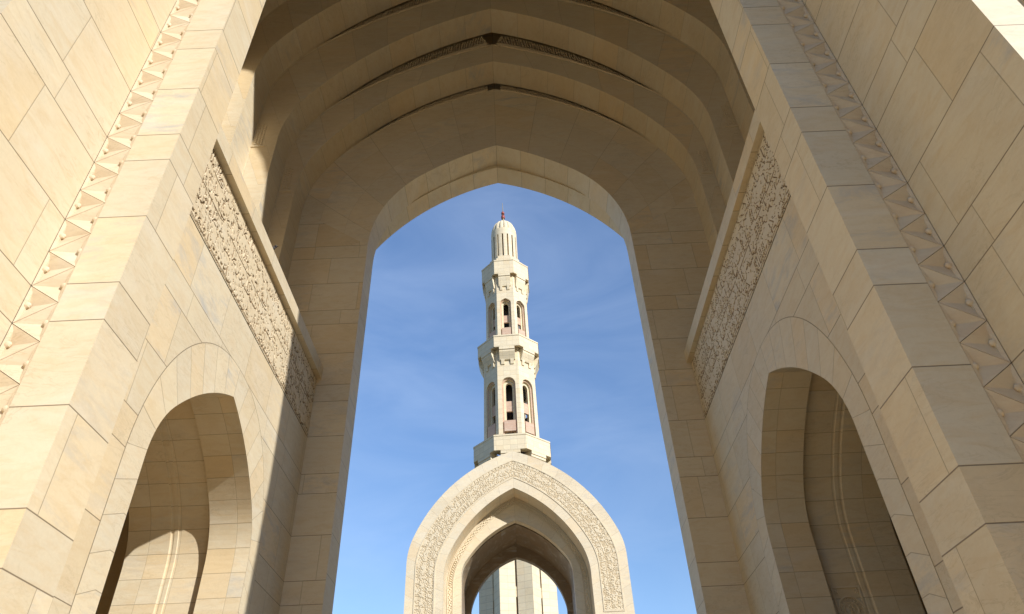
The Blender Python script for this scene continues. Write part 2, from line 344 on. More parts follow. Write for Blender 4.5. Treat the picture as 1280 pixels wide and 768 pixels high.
# --- front arch in the plane of the outer walls (over the viewer)
hc = [(5.2, GZ), (5.2, 15.6), (5.07, 17.2), (4.74, 19.6), (4.25, 22.4), (3.7, 24.9), (3.05, 26.9), (2.3, 28.2), (1.25, 29.3), (0, 29.8)]
fc = hc + [(-x, z) for x, z in reversed(hc[:-1])]
hp = half_arch(4.2, 22.6, 28.0, 3.3, .8); hp = [(4.2, GZ)] + hp; pc = hp + [(-x, z) for x, z in reversed(hp[:-1])]
for s in (1, -1):
    w_ = MB()                                             # outer wall: inner face and the narrow end face turned to the viewer
    w_.poly([(s*C_, YN, GZ), (s*C_, YP, GZ), (s*C_, YP, 15.6), (s*C_, YN, 15.6)])
    w_.poly([(s*C_, YN, GZ), (s*5.66, YN, GZ), (s*5.66, YN, 15.6), (s*C_, YN, 15.6)])
    w_.poly([(s*6.1, YN, GZ), (s*14, YN, GZ), (s*14, YN, 15.6), (s*6.1, YN, 15.6)])
    w_.poly([(s*5.66, YN+.25, GZ), (s*6.1, YN+.25, GZ), (s*6.1, YN+.25, 15.6), (s*5.66, YN+.25, 15.6)])
    w_.poly([(s*5.66, YN, GZ), (s*5.66, YN+.25, GZ), (s*5.66, YN+.25, 15.6), (s*5.66, YN, 15.6)])
    w_.poly([(s*6.1, YN, GZ), (s*6.1, YN+.25, GZ), (s*6.1, YN+.25, 15.6), (s*6.1, YN, 15.6)])
    w_.poly([(s*14, YN, GZ), (s*14, 18.5, GZ), (s*14, 18.5, 15.6), (s*14, YN, 15.6)])
    w_.poly([(s*C_, YN, 15.6), (s*14, YN, 15.6), (s*14, 18.5, 15.6), (s*C_, YP, 15.6)])
    ow = w_.build('outer_wall', M_WALL, portal)
    p_ = MB()                                             # pier
    p_.poly([(s*B_, YP, GZ), (s*4.79, YP, GZ), (s*4.79, YP, 22.5), (s*B_, YP, 22.5)], None, 1)
    p_.poly([(s*B_, YP, GZ), (s*B_, YS, GZ), (s*B_, YS, 22.5), (s*B_, YP, 22.5)])
    p_.poly([(s*B_, YS, GZ), (s*A_, YS, GZ), (s*A_, YS, 22.5), (s*B_, YS, 22.5)])
    p_.poly([(s*A_, YS, ZL1), (s*XO, YS, ZL1), (s*XO, YS, 22.5), (s*A_, YS, 22.5)])
    p_.poly([(s*4.79, YP, GZ), (s*4.79, YP+.2, GZ), (s*4.79, YP+.2, 22.5), (s*4.79, YP, 22.5)])
    p_.poly([(s*4.79, YP+.2, 13.9), (s*C_, YP+.2, 13.9), (s*C_, YP+.2, 22.5), (s*4.79, YP+.2, 22.5)])
    pier = p_.build('pier', [M_WALL, M_PIER], portal)
    # zigzag of sunken triangles between pier and outer wall
    z_ = MB(); U = .535; x0, x1 = 4.793, 5.199
    z_.poly([(s*4.79, YP+.078, GZ), (s*5.2, YP+.078, GZ), (s*5.2, YP+.078, 13.9), (s*4.79, YP+.078, 13.9)])
    def tri(P0, P1, P2):                                  # P0 tip, P1-P2 base
        c = [(P0[i]+P1[i]+P2[i])/3 for i in (0, 1)]
        def ins(p, d, other):                             # move towards the centroid
            return (p[0]+(c[0]-p[0])*d, p[1]+(c[1]-p[1])*d)
        o = [ins(p, .022, 0) for p in (P0, P1, P2)]; n_ = [ins(p, .33, 0) for p in (P0, P1, P2)]
        y0 = YP+.004
        F = lambda p, d: (s*p[0], y0+d, p[1])
        for i in range(3):
            j = (i+1) % 3
            z_.poly([F(o[i], 0), F(o[j], 0), F(n_[j], .012), F(n_[i], .012)])
            z_.poly([F(o[i], 0), F(o[j], 0), F(o[j], .075), F(o[i], .075)])
        bm_ = ((n_[1][0]+n_[2][0])/2, (n_[1][1]+n_[2][1])/2); dp = .058
        z_.poly([F(n_[0], .012), F(n_[1], .012), F(bm_, dp)]); z_.poly([F(n_[0], .012), F(n_[2], .012), F(bm_, dp)])
        z_.poly([F(n_[1], .012), F(n_[2], .012), F(bm_, dp)])
        rr_ = .046                                       # knob on the base of the triangle
        cx_, cz_ = bm_; sg = 1 if P0[0] > P1[0] else -1
        for a in range(8):
            for b_ in range(4):
                def K(a, b_):
                    th = 2*math.pi*a/8; ph = math.pi/2*b_/4
                    return F((cx_+rr_*math.cos(th)*math.cos(ph), cz_+rr_*math.sin(th)*math.cos(ph)), .030-rr_*.65*math.sin(ph))
                z_.poly([K(a, b_), K(a+1, b_), K(a+1, b_+1), K(a, b_+1)])
            th = 2*math.pi*a/8; t2 = 2*math.pi*(a+1)/8
            z_.poly([F((cx_+rr_*math.cos(th), cz_+rr_*math.sin(th)), .030), F((cx_+rr_*math.cos(t2), cz_+rr_*math.sin(t2)), .030), F((cx_+rr_*.5*math.cos(t2), cz_+rr_*.5*math.sin(t2)), .07), F((cx_+rr_*.5*math.cos(th), cz_+rr_*.5*math.sin(th)), .07)])
    for k in range(-2, 26):
        tri((x1, k*U), (x0, (k-.5)*U), (x0, (k+.5)*U)); tri((x0, (k+.5)*U), (x1, k*U), (x1, (k+1)*U))
    z_.build('zigzag_moulding', M_ZIG, pier)
fa = MB(); n = len(fc)
holed(fa, lambda u, v: (u, YN-.004, v), -14, 14, ZT, [q for q in fc if q[1] >= 15.6]); holed(fa, lambda u, v: (u, YP+.004, v), -C_, C_, ZT, [q for q in fc if q[1] >= 15.6])
top = [q for q in fc if q[1] >= 15.59]
fa.strip([(x, YN, z) for x, z in top], [(x, YP, z) for x, z in top], 0, YP-YN)
ptop = [q for q in pc if q[1] >= 22.4]
holed(fa, lambda u, v: (u, YP+.008, v), -C_, C_, ZT, ptop); holed(fa, lambda u, v: (u, YS+.004, v), -XO, XO, ZT, ptop)
fa.strip([(x, YP, z) for x, z in ptop], [(x, YS, z) for x, z in ptop], 0, YS-YP)
fa.build('front_arch', M_WALL, portal)
for s in (1, -1):
    x0, x1 = sorted((s*14.05, s*46)); q = MB(); q.box(x0, x1, 7.5, 18.4, GZ, 13.0); q.build('flank_shade_wall', M_WALL, portal)  # unseen walls added to shade the court beyond the gateway
# --- roof and flanks that close the vault
rf = MB(); rf.poly([(-14, YN, ZT), (14, YN, ZT), (14, 18.5, ZT), (-14, 18.5, ZT)])
for s in (1, -1): rf.poly([(s*XO, YS, ZL1-.2), (s*XO, 18.26, ZL1-.2), (s*XO, 18.26, ZT), (s*XO, YS, ZT)])
rf.build('vault_enclosure', M_PLAIN, portal)

# --- side walls with arched niches, inscription and ledge
YC = 11.77
nich = arch(2.387, 4.95, 7.42, 1.644, .723, GZ)
vous = arch(2.94, 4.70, 8.06, 2.90, 1.02, GZ)
for s in (1, -1):
    rnd = random.Random(11 if s > 0 else 5)
    wl = MB(); W = lambda u, v: (s*A_, YC+u, v)
    holed(wl, W, YS-YC, YW-YC, 9.09, vous)
    wl.poly([(s*A_, YS, ZL1), (s*XO, YS, ZL1), (s*XO, YW, ZL1), (s*A_, YW, ZL1)])
    sw = wl.build('side_wall', M_WALL, portal)
    vo = MB(); vo.strip([(s*(A_-.003), YC+a, b) for a, b in nich], [(s*(A_-.003), YC+a, b) for a, b in vous], .03, .55)
    vo.build('niche_arch', stone('stone_niche_voussoir', 'ring', length=.52, rowh=.55, jh=.75, jv=.5, joint=.010) if s > 0 else bpy.data.materials['stone_niche_voussoir'], sw)
    # passage: reveal, recess, second order, bead, third order, dark room
    pa = MB()
    def lay(d0, d1, x0, x1):
        a = offset(nich, d0); b = offset(nich, d1)
        def sn(c): return [(p[0], max(p[1], GZ)) for p in c]
        a, b = sn(a), sn(b); sl = []
        A3 = [(s*x0, YC+p, q) for p, q in a]; B3 = [(s*x1, YC+p, q) for p, q in b]
        av = [GZ]
        for i in range(1, len(a)//2+1): av.append(av[-1]+math.hypot(a[i][0]-a[i-1][0], a[i][1]-a[i-1][1]))
        av = av + av[:-1][::-1]
        for i in range(len(a)-1):                        # u runs into the wall, v is height so courses line up
            pa.poly([A3[i], A3[i+1], B3[i+1], B3[i]], [(x0, av[i]), (x0, av[i+1]), (x1, av[i+1]), (x1, av[i])])
    lay(0, 0, A_, 6.15); lay(0, .22, 6.15, 6.15); lay(.22, .22, 6.15, 6.22); lay(.22, .20, 6.22, 6.24); lay(.20, .20, 6.24, 6.86)
    lay(.20, .18, 6.86, 6.875); lay(.18, .18, 6.875, 6.95); lay(.18, .195, 6.95, 6.965); lay(.195, .195, 6.965, 7.0); lay(.195, .16, 7.0, 7.02); lay(.16, .16, 7.02, 7.9)
    pa.build('niche_passage', M_NICHE, sw)
    rm = MB()                                            # unlit chamber behind
    cr_ = offset(nich, .16); holed(rm, lambda u, v: (s*7.9, YC+u, v), -4.6, 4.6, 10.2, [(p, max(q, GZ)) for p, q in cr_])
    rm.poly([(s*7.9, YC-4.6, 10.2), (s*13.5, YC-4.6, 10.2), (s*13.5, YC+4.6, 10.2), (s*7.9, YC+4.6, 10.2)])
    rm.poly([(s*13.5, YC-4.6, GZ), (s*13.5, YC+4.6, GZ), (s*13.5, YC+4.6, 10.2), (s*13.5, YC-4.6, 10.2)])
    for q in (-4.6, 4.6): rm.poly([(s*7.9, YC+q, GZ), (s*13.5, YC+q, GZ), (s*13.5, YC+q, 10.2), (s*7.9, YC+q, 10.2)])
    rm.build('inner_room', M_PLAIN, sw)
    # ledge above the inscription
    le = MB(); xe = A_-.14
    x0, x1 = sorted((s*xe, s*(A_+.02))); le.box(x0, x1, YS, YW, ZL0, ZL1+.004, skip='bf')
    le.build('ledge', M_WALL, sw)
    # inscription
    z0, z1 = 9.09, ZL0-.012; Ls = YW-YS-.03
    S = pen_strokes(Ls, z1-z0, rnd, 4, 1.0, .028, 1.15)
    S += [([(0, .03), (Ls, .03)], .018), ([(0, .07), (Ls, .07)], .012), ([(0, z1-z0-.03), (Ls, z1-z0-.03)], .016)]
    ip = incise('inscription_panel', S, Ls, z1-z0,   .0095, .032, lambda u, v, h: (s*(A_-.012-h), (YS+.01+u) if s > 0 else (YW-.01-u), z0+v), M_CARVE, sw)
    ip['label'] = 'long panel of carved Arabic script in two lines'
    if s > 0:                                            # round medallion low in the right niche
        md = MB(); yb = YC+2.387+.20; rnd2 = random.Random(3)
        x0, x1, zA, zB = 6.27, 6.83, 3.26, 4.05; F = lambda u, v, h: (x0+u, yb-h, zA+v); cx_, cz_ = .28, .36
        for (a, b, c, d) in ((0, .56, 0, .03), (0, .56, .76, .79), (0, .03, .03, .76), (.53, .56, .03, .76)): md.box(x0+a, x0+b, yb-.03, yb+.002, zA+c, zA+d)
        for r0, r1 in ((.225, .25), (.13, .145)):
            for i in range(24):
                a, b = 2*math.pi*i/24, 2*math.pi*(i+1)/24
                q = lambda r, t, h: F(cx_+r*math.cos(t), cz_+r*math.sin(t), h)
                md.poly([q(r0, a, .03), q(r0, b, .03), q(r1, b, .03), q(r1, a, .03)]); md.poly([q(r0, a, 0), q(r0, b, 0), q(r0, b, .03), q(r0, a, .03)]); md.poly([q(r1, a, 0), q(r1, b, 0), q(r1, b, .03), q(r1, a, .03)])
        S2 = []
        for i in range(20):
            t = 2*math.pi*i/20; S2.append(([(cx_+.16*math.cos(t), cz_+.16*math.sin(t)), (cx_+.185*math.cos(t+.12), cz_+.185*math.sin(t+.12)), (cx_+.21*math.cos(t), cz_+.21*math.sin(t))], .022))
        for i in range(14):
            a, b = rnd2.uniform(-.08, .08), rnd2.uniform(-.08, .08); S2.append(([(cx_+a, cz_+b), (cx_+a+rnd2.uniform(-.03, .03), cz_+b+.03), (cx_+a+rnd2.uniform(-.04, .04), cz_+b+.05)], .018))
        for (a, b) in ((.08, .08), (.48, .08), (.08, .70), (.48, .70)):
            for i in range(5):
                t = 2*math.pi*i/5; S2.append(([(a, b), (a+.025*math.cos(t), b+.025*math.sin(t)), (a+.045*math.cos(t+.3), b+.045*math.sin(t+.3))], .018))
        carve(md, S2, F, .028, rnd2)
        md.build('medallion', M_CARVE, sw)

def crescent(nx, wid):
    hn = nx[1][0]
    dep = lambda j: -max(0.0, wid*(1-(abs(nx[j][0])/(.86*hn))**2.0)) if nx[j][1] > nx[1][1] else 0.0
    return dep, offset(nx, dep)
def resample(c, ref):
    """move the points of c to the same fractions of arc length as ref"""
    def cum(q):
        l = [0.0]
        for i in range(1, len(q)): l.append(l[-1]+math.hypot(q[i][0]-q[i-1][0], q[i][1]-q[i-1][1]))
        return [a/l[-1] for a in l]
    fc_, fr_ = cum(c), cum(ref); o = []; i = 0
    for f in fr_:
        while i < len(c)-2 and f > fc_[i+1]: i += 1
        t = (f-fc_[i])/(fc_[i+1]-fc_[i]); o.append((c[i][0]+(c[i+1][0]-c[i][0])*t, c[i][1]+(c[i+1][1]-c[i][1])*t))
    return o
def frieze(y0, nx, lo, dep, seed):
    """pierced lace tucked into the crescent between a face (lower edge lo) and the rib in front (nx)"""
    lc = MB(); rnd = random.Random(seed); n = len(nx); k = n//2
    idx = [j for j in range(n) if abs(dep(j)) > .01 or (0 < j < n-1 and (abs(dep(j-1)) > .01 or abs(dep(j+1)) > .01))]
    for half in (1, -1):
        I = [j for j in idx if (nx[j][0] > 1e-6) == (half > 0) and abs(nx[j][0]) > 1e-6] 
        if half < 0: I = I[::-1]
        LO = [lo[j] for j in I]; UP = [nx[j] for j in I]
        # extend to just short of the apex
        ax = .26*half; t = (abs(LO[-1][0])-.26)/max(1e-6, abs(LO[-1][0])); 
        LO.append((ax, LO[-1][1]+(lo[k][1]-LO[-1][1])*t)); UP.append((ax, UP[-1][1]+(nx[k][1]-UP[-1][1])*t))
        rec = .45
        lc.strip([(x, y0, z) for x, z in LO], [(x, y0+rec, z) for x, z in LO], 0, .2)
        lc.poly([(LO[-1][0], y0+.03, LO[-1][1]), (UP[-1][0], y0+.03, UP[-1][1]), (UP[-1][0], y0+rec, UP[-1][1]), (LO[-1][0], y0+rec, LO[-1][1])])
        # framing fillet along the lower edge and across the end
        mid = [(a[0]+(b[0]-a[0])*.12, a[1]+(b[1]-a[1])*.12) for a, b in zip(LO, UP)]; m2 = [(a[0]+(b[0]-a[0])*.24, a[1]+(b[1]-a[1])*.24) for a, b in zip(LO, UP)]
        lc.strip([(x, y0-.04, z) for x, z in LO], [(x, y0-.04, z) for x, z in mid], 0, .1); lc.strip([(x, y0-.04, z) for x, z in LO], [(x, y0+.02, z) for x, z in LO], 0, .1)
        lc.strip([(x, y0-.04, z) for x, z in mid], [(x, y0+rec, z) for x, z in mid], 0, .1)
        m3 = [(a[0]+(b[0]-a[0])*.34, a[1]+(b[1]-a[1])*.34) for a, b in zip(LO, UP)]
        lc.strip([(x, y0+.05, z) for x, z in m2], [(x, y0+.05, z) for x, z in m3], 0, .1)
        lc.strip([(x, y0+.05, z) for x, z in m2], [(x, y0+rec, z) for x, z in m2], 0, .1)
        lc.strip([(x, y0+.05, z) for x, z in m3], [(x, y0+rec, z) for x, z in m3], 0, .1)
        # the lace itself: a net of small raised lozenges and curls
        for q in range(len(LO)-1):
            ln = (Vector(UP[q+1])-Vector(UP[q])).length; ns_ = max(1, int(ln/.10))
            for e in range(ns_):
                for r in range(6):
                    f = (e+.5*(r % 2)+rnd.uniform(-.12, .12)+.3)/ns_; g_ = .40+.10*r+rnd.uniform(-.02, .02)
                    lx = LO[q][0]+(LO[q+1][0]-LO[q][0])*f; lz = LO[q][1]+(LO[q+1][1]-LO[q][1])*f; ux = UP[q][0]+(UP[q+1][0]-UP[q][0])*f; uz = UP[q][1]+(UP[q+1][1]-UP[q][1])*f
                    wv = math.hypot(ux-lx, uz-lz)
                    if wv < .12: continue
                    px, pz = lx+(ux-lx)*g_, lz+(uz-lz)*g_; rx, rz = .027, min(.027, wv*.04)
                    y_ = y0+.04+rnd.uniform(0, .04); P = [(px+rx, pz), (px, pz+rz), (px-rx, pz), (px, pz-rz)]
                    lc.poly([(a_[0], y_, a_[1]) for a_ in P])
                    for j in (0, 1, 2, 3): lc.poly([(P[j][0], y_, P[j][1]), (P[(j+1) % 4][0], y_, P[(j+1) % 4][1]), (P[(j+1) % 4][0], y_+.06, P[(j+1) % 4][1]), (P[j][0], y_+.06, P[j][1])])
    return lc
# --- end wall with the opening
op = arch(4.31, 16.03, 20.87, 4.28, .943, GZ)
op2 = arch(4.77, 16.37, 20.70, 1.877, .574, GZ)
ew = MB()
for s in (1, -1):
    ew.poly([(s*4.31, YW, GZ), (s*XO, YW, GZ), (s*XO, YW, 16.03), (s*4.31, YW, 16.03)])
a = [q for q in op if q[1] >= 16.02]; dep0, lo0 = crescent(curves[0], .46); b = resample(lo0[1:-1], a)
for s in (1, -1): ew.poly([(s*4.31, YW, 16.03), (s*XO, YW, 16.03), (s*XO, YW, 17.75), (s*6.71, YW, 17.75)])
ew.strip([(x, YW, z) for x, z in a], [(x, YW, z) for x, z in b], 0, 5.2, 1)
endw = ew.build('end_wall', [M_WALL, M_FACE], portal)
frieze(YW, curves[0], lo0, dep0, 39).build('lace_frieze', M_CARVE, endw)
r1_ = MB(); r1_.strip([(x, YW, z) for x, z in op], [(x, 17.5, z) for x, z in op], 0, 1.0)
r1_.strip([(x, 17.5, z) for x, z in op], [(x, 17.5, z) for x, z in offset(op, 1.2)], 0, 1.2)
r1_.build('arch_ring', stone('stone_arch_ring', 'ring', length=.97, rowh=40, voff=20, jh=0, jv=.75, joint=.009), endw)
r2_ = MB(); r2_.strip([(x, 17.49, z) for x, z in op2], [(x, 18.26, z) for x, z in op2], 0, 1.0)
r2_.strip([(x, 17.49, z) for x, z in op2], [(x, 17.49, z) for x, z in offset(op2, .8)], 0, .8)
holed(r2_, lambda u, v: (u, 18.26, v), -14, 14, ZT, op2)
r2_.build('inner_arch_ring', stone('stone_inner_ring', 'ring', length=.97, rowh=40, voff=20, jh=0, jv=.75, joint=.009), endw)

# --- stepped vault ribs, each with a carved lace frieze tucked under the next rib
for i, (y0, y1, h, zs, za, rr1, th) in enumerate(RIB):
    c = curves[i]; n = len(c); k = n//2
    rb = MB(); rb.strip([(x, y0, z) for x, z in c], [(x, y1+.03, z) for x, z in c], 0, y1-y0, 0)
    nx = curves[i+1] if i < 4 else offset(c, 1.6)
    dep, lo = crescent(nx, .92); hn = nx[1][0]
    rb.strip([(x, y0, z) for x, z in c], [(x, y0, z) for x, z in lo], 0, 1.9, 1)
    rib = rb.build('vault_rib', [M_SOF, M_FACE], portal)
    lc = frieze(y0, nx, lo, dep, 40+i)
    for half in (1, -1):
        if i > 1: continue                                # foot of the frieze on the haunch
        xs = hn-.03; zf = (17.9, 19.0, 20.6, 22, 23)[i]
        for r in range(3):
            for e in range(9):
                px, pz = half*(xs-.09-.1*r), zf+.12*e+.05*(r % 2); lc.box(px-.022, px+.022, y0-.025, y0+.01, pz-.035, pz+.035)
        lc.box(min(half*(xs-.42), half*xs), max(half*(xs-.42), half*xs), y0-.03, y0+.01, zf-.16, zf-.1)
    lc.build('lace_frieze', M_CARVE, rib)

# ------------------------------------------------------------------ small bird on the left ledge
bd = MB(); bx, by, bz = -5.20, 11.72, ZL1
def ball(mb, c, r, n=10, m_=6, mtx=None):
    for a in range(n):
        for b in range(m_):
            P = []
            for (i, j) in ((a, b), (a+1, b), (a+1, b+1), (a, b+1)):
                t = 2*math.pi*i/n; p = math.pi*(j/m_-.5); v = Vector((r[0]*math.cos(t)*math.cos(p), r[1]*math.sin(t)*math.cos(p), r[2]*math.sin(p)))
                if mtx: v = mtx @ v
                P.append(v+Vector(c))
            mb.poly(P)
tl = Matrix.Rotation(R(-28), 3, 'Y')
ball(bd, (bx, by, bz+.085), (.085, .05, .055), mtx=tl); ball(bd, (bx+.075, by, bz+.15), (.036, .033, .034)); ball(bd, (bx+.118, by, bz+.147), (.02, .008, .007)); ball(bd, (bx-.12, by, bz+.035), (.07, .025, .012), mtx=tl)
for q in (-.02, .02): bd.box(bx-.004, bx+.004, by+q-.004, by+q+.004, bz+.004, bz+.06)
bo = bd.build('bird', M_BIRD, None, smooth=True); bo['label'] = 'small dark bird perched on the edge of the sunlit left ledge'; bo['category'] = 'bird'

# ------------------------------------------------------------------ courtyard gate beyond
gate = thing('courtyard_gate', 'free standing pale stone arch with a carved script border below the minaret', 'gate', (0, 48, GZ))
YG = 48.0
go = arch(7.50, 16.25, 24.37, 4.7, .40, GZ); bo_ = arch(6.86, 15.9, 23.62, 4.45, .42, 12.75); bi_ = arch(5.56, 15.5, 22.28, 4.1, .44, 12.75)
gi = arch(4.95, 15.2, 21.46, 4.3, .47, GZ); g2 = arch(3.89, 15.9, 19.72, 1.8, .588, GZ); g3 = arch(4.35, 15.9, 20.2, 2.0, .588, GZ); gf = arch(3.60, 14.77, 18.85, 2.2, .25, GZ)
gb = MB(); P = lambda c, y: [(x, y, z) for x, z in c]
biw, bow = arch(5.56, 15.5, 22.28, 4.1, .44, GZ), arch(6.86, 15.9, 23.62, 4.45, .42, GZ)
gb.strip(P(gi, YG), P(biw, YG), 0, .65); gb.strip(P(bow, YG), P(go, YG), 1.95, 2.6)
for s in (1, -1): gb.poly([(s*5.56, YG, GZ), (s*6.86, YG, GZ), (s*6.86, YG, 12.75), (s*5.56, YG, 12.75)])
gb.strip(P(go, YG), P(go, 55.6), 0, 7.5); gb.strip(P(gi, YG), P(gi, 49.7), 0, 1.7)
gb.build('arch_face', M_GATE, gate)
ib = MB()
for c in (bo_, bi_):
    ib.strip(P(offset(c, .04), YG-.035), P(offset(c, -.04), YG-.035), 0, .08); ib.strip(P(offset(c, .04), YG), P(offset(c, .04), YG-.035), 0, .08); ib.strip(P(offset(c, -.04), YG), P(offset(c, -.04), YG-.035), 0, .08)
for s in (1, -1): ib.box(min(s*5.5, s*6.9), max(s*5.5, s*6.9), YG-.03, YG+.01, 12.66, 12.74)
mid = [((a[0]+b[0])/2, (a[1]+b[1])/2) for a, b in zip(bo_, bi_)]
sl = [0.0]
for i in range(1, len(mid)): sl.append(sl[-1]+(Vector(mid[i])-Vector(mid[i-1])).length)
TL = sl[-1]
def along(u, v, h):                                       # u along the arch from the left foot, v from inner to outer edge
    u = TL-min(max(u, 0), TL-1e-6)
    for i in range(len(sl)-1):
        if u <= sl[i+1]: break
    f = (u-sl[i])/(sl[i+1]-sl[i]); a = Vector(bi_[i]).lerp(Vector(bi_[i+1]), f); b = Vector(bo_[i]).lerp(Vector(bo_[i+1]), f); p = a.lerp(b, v/1.3)
    return (p.x, YG-h, p.y)
rnd = random.Random(21); ibo = incise('inscription_band', pen_strokes(TL, 1.3, rnd, 3, .85, .048, 1.2), TL, 1.3, .019, .028, lambda u, v, h: along(u, v, h+.012), M_GPLAIN, gate, cut=M_GCUT)
ibo['label'] = 'curved border of carved Arabic script'; ib.build('band_fillet', M_GPLAIN, ibo)
g2m = MB(); g2m.strip(P(g2, 49.7), P(offset(gi, .25), 49.7), 0, 1.2); g2m.strip(P(g2, 49.7), P(g2, 50.3), 0, .6); g2m.strip(P(g2, 50.3), P(g3, 50.3), 0, .5)
g2m.build('inner_arch', M_GATE, gate)
rl = MB(); ra = offset(gi, -.10); rb_ = offset(gi, -.48); rnd = random.Random(8)
for c in (ra, rb_):
    rl.strip(P(offset(c, .02), 49.66), P(offset(c, -.02), 49.66), 0, .04); rl.strip(P(offset(c, -.02), 49.7), P(offset(c, -.02), 49.66), 0, .04)
for q in range(len(ra)-1):
    ln = (Vector(ra[q+1])-Vector(ra[q])).length; ns_ = max(1, round(ln/.34))
    for e in range(ns_):
        f = (e+.5)/ns_; a = Vector(ra[q]).lerp(Vector(ra[q+1]), f); b = Vector(rb_[q]).lerp(Vector(rb_[q+1]), f); t = (Vector(ra[q+1])-Vector(ra[q])).normalized(); nn = (b-a); 
        for (du_, dv_, r_) in ((0, .5, .075), (.13, .3, .05), (-.13, .7, .05), (.1, .78, .04), (-.1, .25, .04)):
            c = a+nn*dv_+t*du_; pts = [(c.x+r_*math.cos(i*math.pi/3), c.y+r_*math.sin(i*math.pi/3)) for i in range(6)]
            for i in range(6): rl.poly([(pts[i][0], 49.7, pts[i][1]), (pts[(i+1) % 6][0], 49.7, pts[(i+1) % 6][1]), (c.x, 49.62, c.y)])
rl.build('relief_band', M_GPLAIN, gate)
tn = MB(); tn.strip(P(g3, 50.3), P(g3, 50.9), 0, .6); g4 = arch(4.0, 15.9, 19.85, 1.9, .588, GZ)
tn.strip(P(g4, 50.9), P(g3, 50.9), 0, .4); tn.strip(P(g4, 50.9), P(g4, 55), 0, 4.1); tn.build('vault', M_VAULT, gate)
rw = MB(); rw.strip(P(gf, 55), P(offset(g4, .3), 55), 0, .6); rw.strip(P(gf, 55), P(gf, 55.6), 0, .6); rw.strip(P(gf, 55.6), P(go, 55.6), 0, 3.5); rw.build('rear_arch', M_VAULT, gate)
for s in (1, -1):
    sp_ = MB()
    for (x0, x1, z0, z1) in ((5.5, 6.9, 11.95, 12.0), (5.5, 6.9, 8.5, 8.55), (5.5, 5.55, 8.55, 11.95), (6.85, 6.9, 8.55, 11.95)): sp_.box(min(s*x0, s*x1), max(s*x0, s*x1), YG-.03, YG+.01, z0, z1)
    sp_.build('jamb_frame', M_GPLAIN, gate)
    q = MB(); x0, x1 = sorted((s*7.52, s*40)); q.box(x0, x1, 49.5, 55.4, GZ, 9.6); q.build('wing_shade_wall', M_GATE, gate)  # unseen walls added to keep bounce light out of the gate tunnel

# ------------------------------------------------------------------ minaret
MX, MY = -.10, 90.0
mina = thing('minaret', 'tall cream octagonal minaret with three balconies and a ribbed lantern top', 'minaret', (MX, MY, GZ))
ROT = R(-3.0)
def oct_pt(ap, k, z, off=0.0):                            # corner k of an octagon with flats front and back
    r = ap/math.cos(math.pi/8); t = -math.pi/2+math.pi/8+k*math.pi/4+ROT; return Vector((MX+r*math.cos(t), MY+r*math.sin(t), z))
def face_frame(k):                                        # facet k: outward normal and right-hand direction
    t = -math.pi/2+k*math.pi/4+ROT; return Vector((math.cos(t), math.sin(t), 0)), Vector((-math.sin(t), math.cos(t), 0))
def octo(mb, rings, cap0=False, cap1=False, m=0):
    for (a0, z0), (a1, z1) in zip(rings, rings[1:]):
        for k in range(8):
            P4 = [oct_pt(a0, k-1, z0), oct_pt(a0, k, z0), oct_pt(a1, k, z1), oct_pt(a1, k-1, z1)]; w0 = (P4[1]-P4[0]).length/2; w1 = (P4[2]-P4[3]).length/2
            v0 = z0 if abs(z1-z0) > .02 else a0; v1 = z1 if abs(z1-z0) > .02 else a1
            mb.poly(P4, [(-w0, v0), (w0, v0), (w1, v1), (-w1, v1)], m)
    if cap0: mb.poly([oct_pt(rings[0][0], k, rings[0][1]) for k in range(8)], None, m)
    if cap1: mb.poly([oct_pt(rings[-1][0], k, rings[-1][1]) for k in range(8)], None, m)
# base shaft: each facet folded inwards to a slotted crease
bs = MB(); apb = 4.72
for k in range(8):
    N, T = face_frame(k); z0, z1 = GZ, 42.2
    c0, c1 = oct_pt(apb, k-1, 0), oct_pt(apb, k, 0); cc = Vector((MX, MY, 0)); cr0 = cc+N*(apb*.865)-T*.11; cr1 = cc+N*(apb*.865)+T*.11
    Z = lambda p, z: (p.x, p.y, z)
    ln = (cr0-c0).length
    bs.poly([Z(c0, z0), Z(cr0, z0), Z(cr0, z1), Z(c0, z1)], [(-ln, z0), (0, z0), (0, z1), (-ln, z1)]); bs.poly([Z(cr1, z0), Z(c1, z0), Z(c1, z1), Z(cr1, z1)], [(0, z0), (ln, z0), (ln, z1), (0, z1)])
    i0, i1 = cr0-N*.9, cr1-N*.9
    bs.poly([Z(cr0, z0), Z(i0, z0), Z(i0, z1), Z(cr0, z1)]); bs.poly([Z(cr1, z0), Z(i1, z0), Z(i1, z1), Z(cr1, z1)]); bs.poly([Z(i0, z0), Z(i1, z0), Z(i1, z1), Z(i0, z1)])
    for (a, b) in ((3, 9), (13, 21.5), (24.8, 26.0), (33, 36)):   # stone bridges across the slot
        q0, q1 = cr0-N*.12, cr1-N*.12; bs.poly([Z(q0, a), Z(q1, a), Z(q1, b), Z(q0, b)])
        bs.poly([Z(q0, a), Z(q1, a), Z(i1, a), Z(i0, a)]); bs.poly([Z(q0, b), Z(q1, b), Z(i1, b), Z(i0, b)])
bs.build('shaft_base', M_MIN, mina)
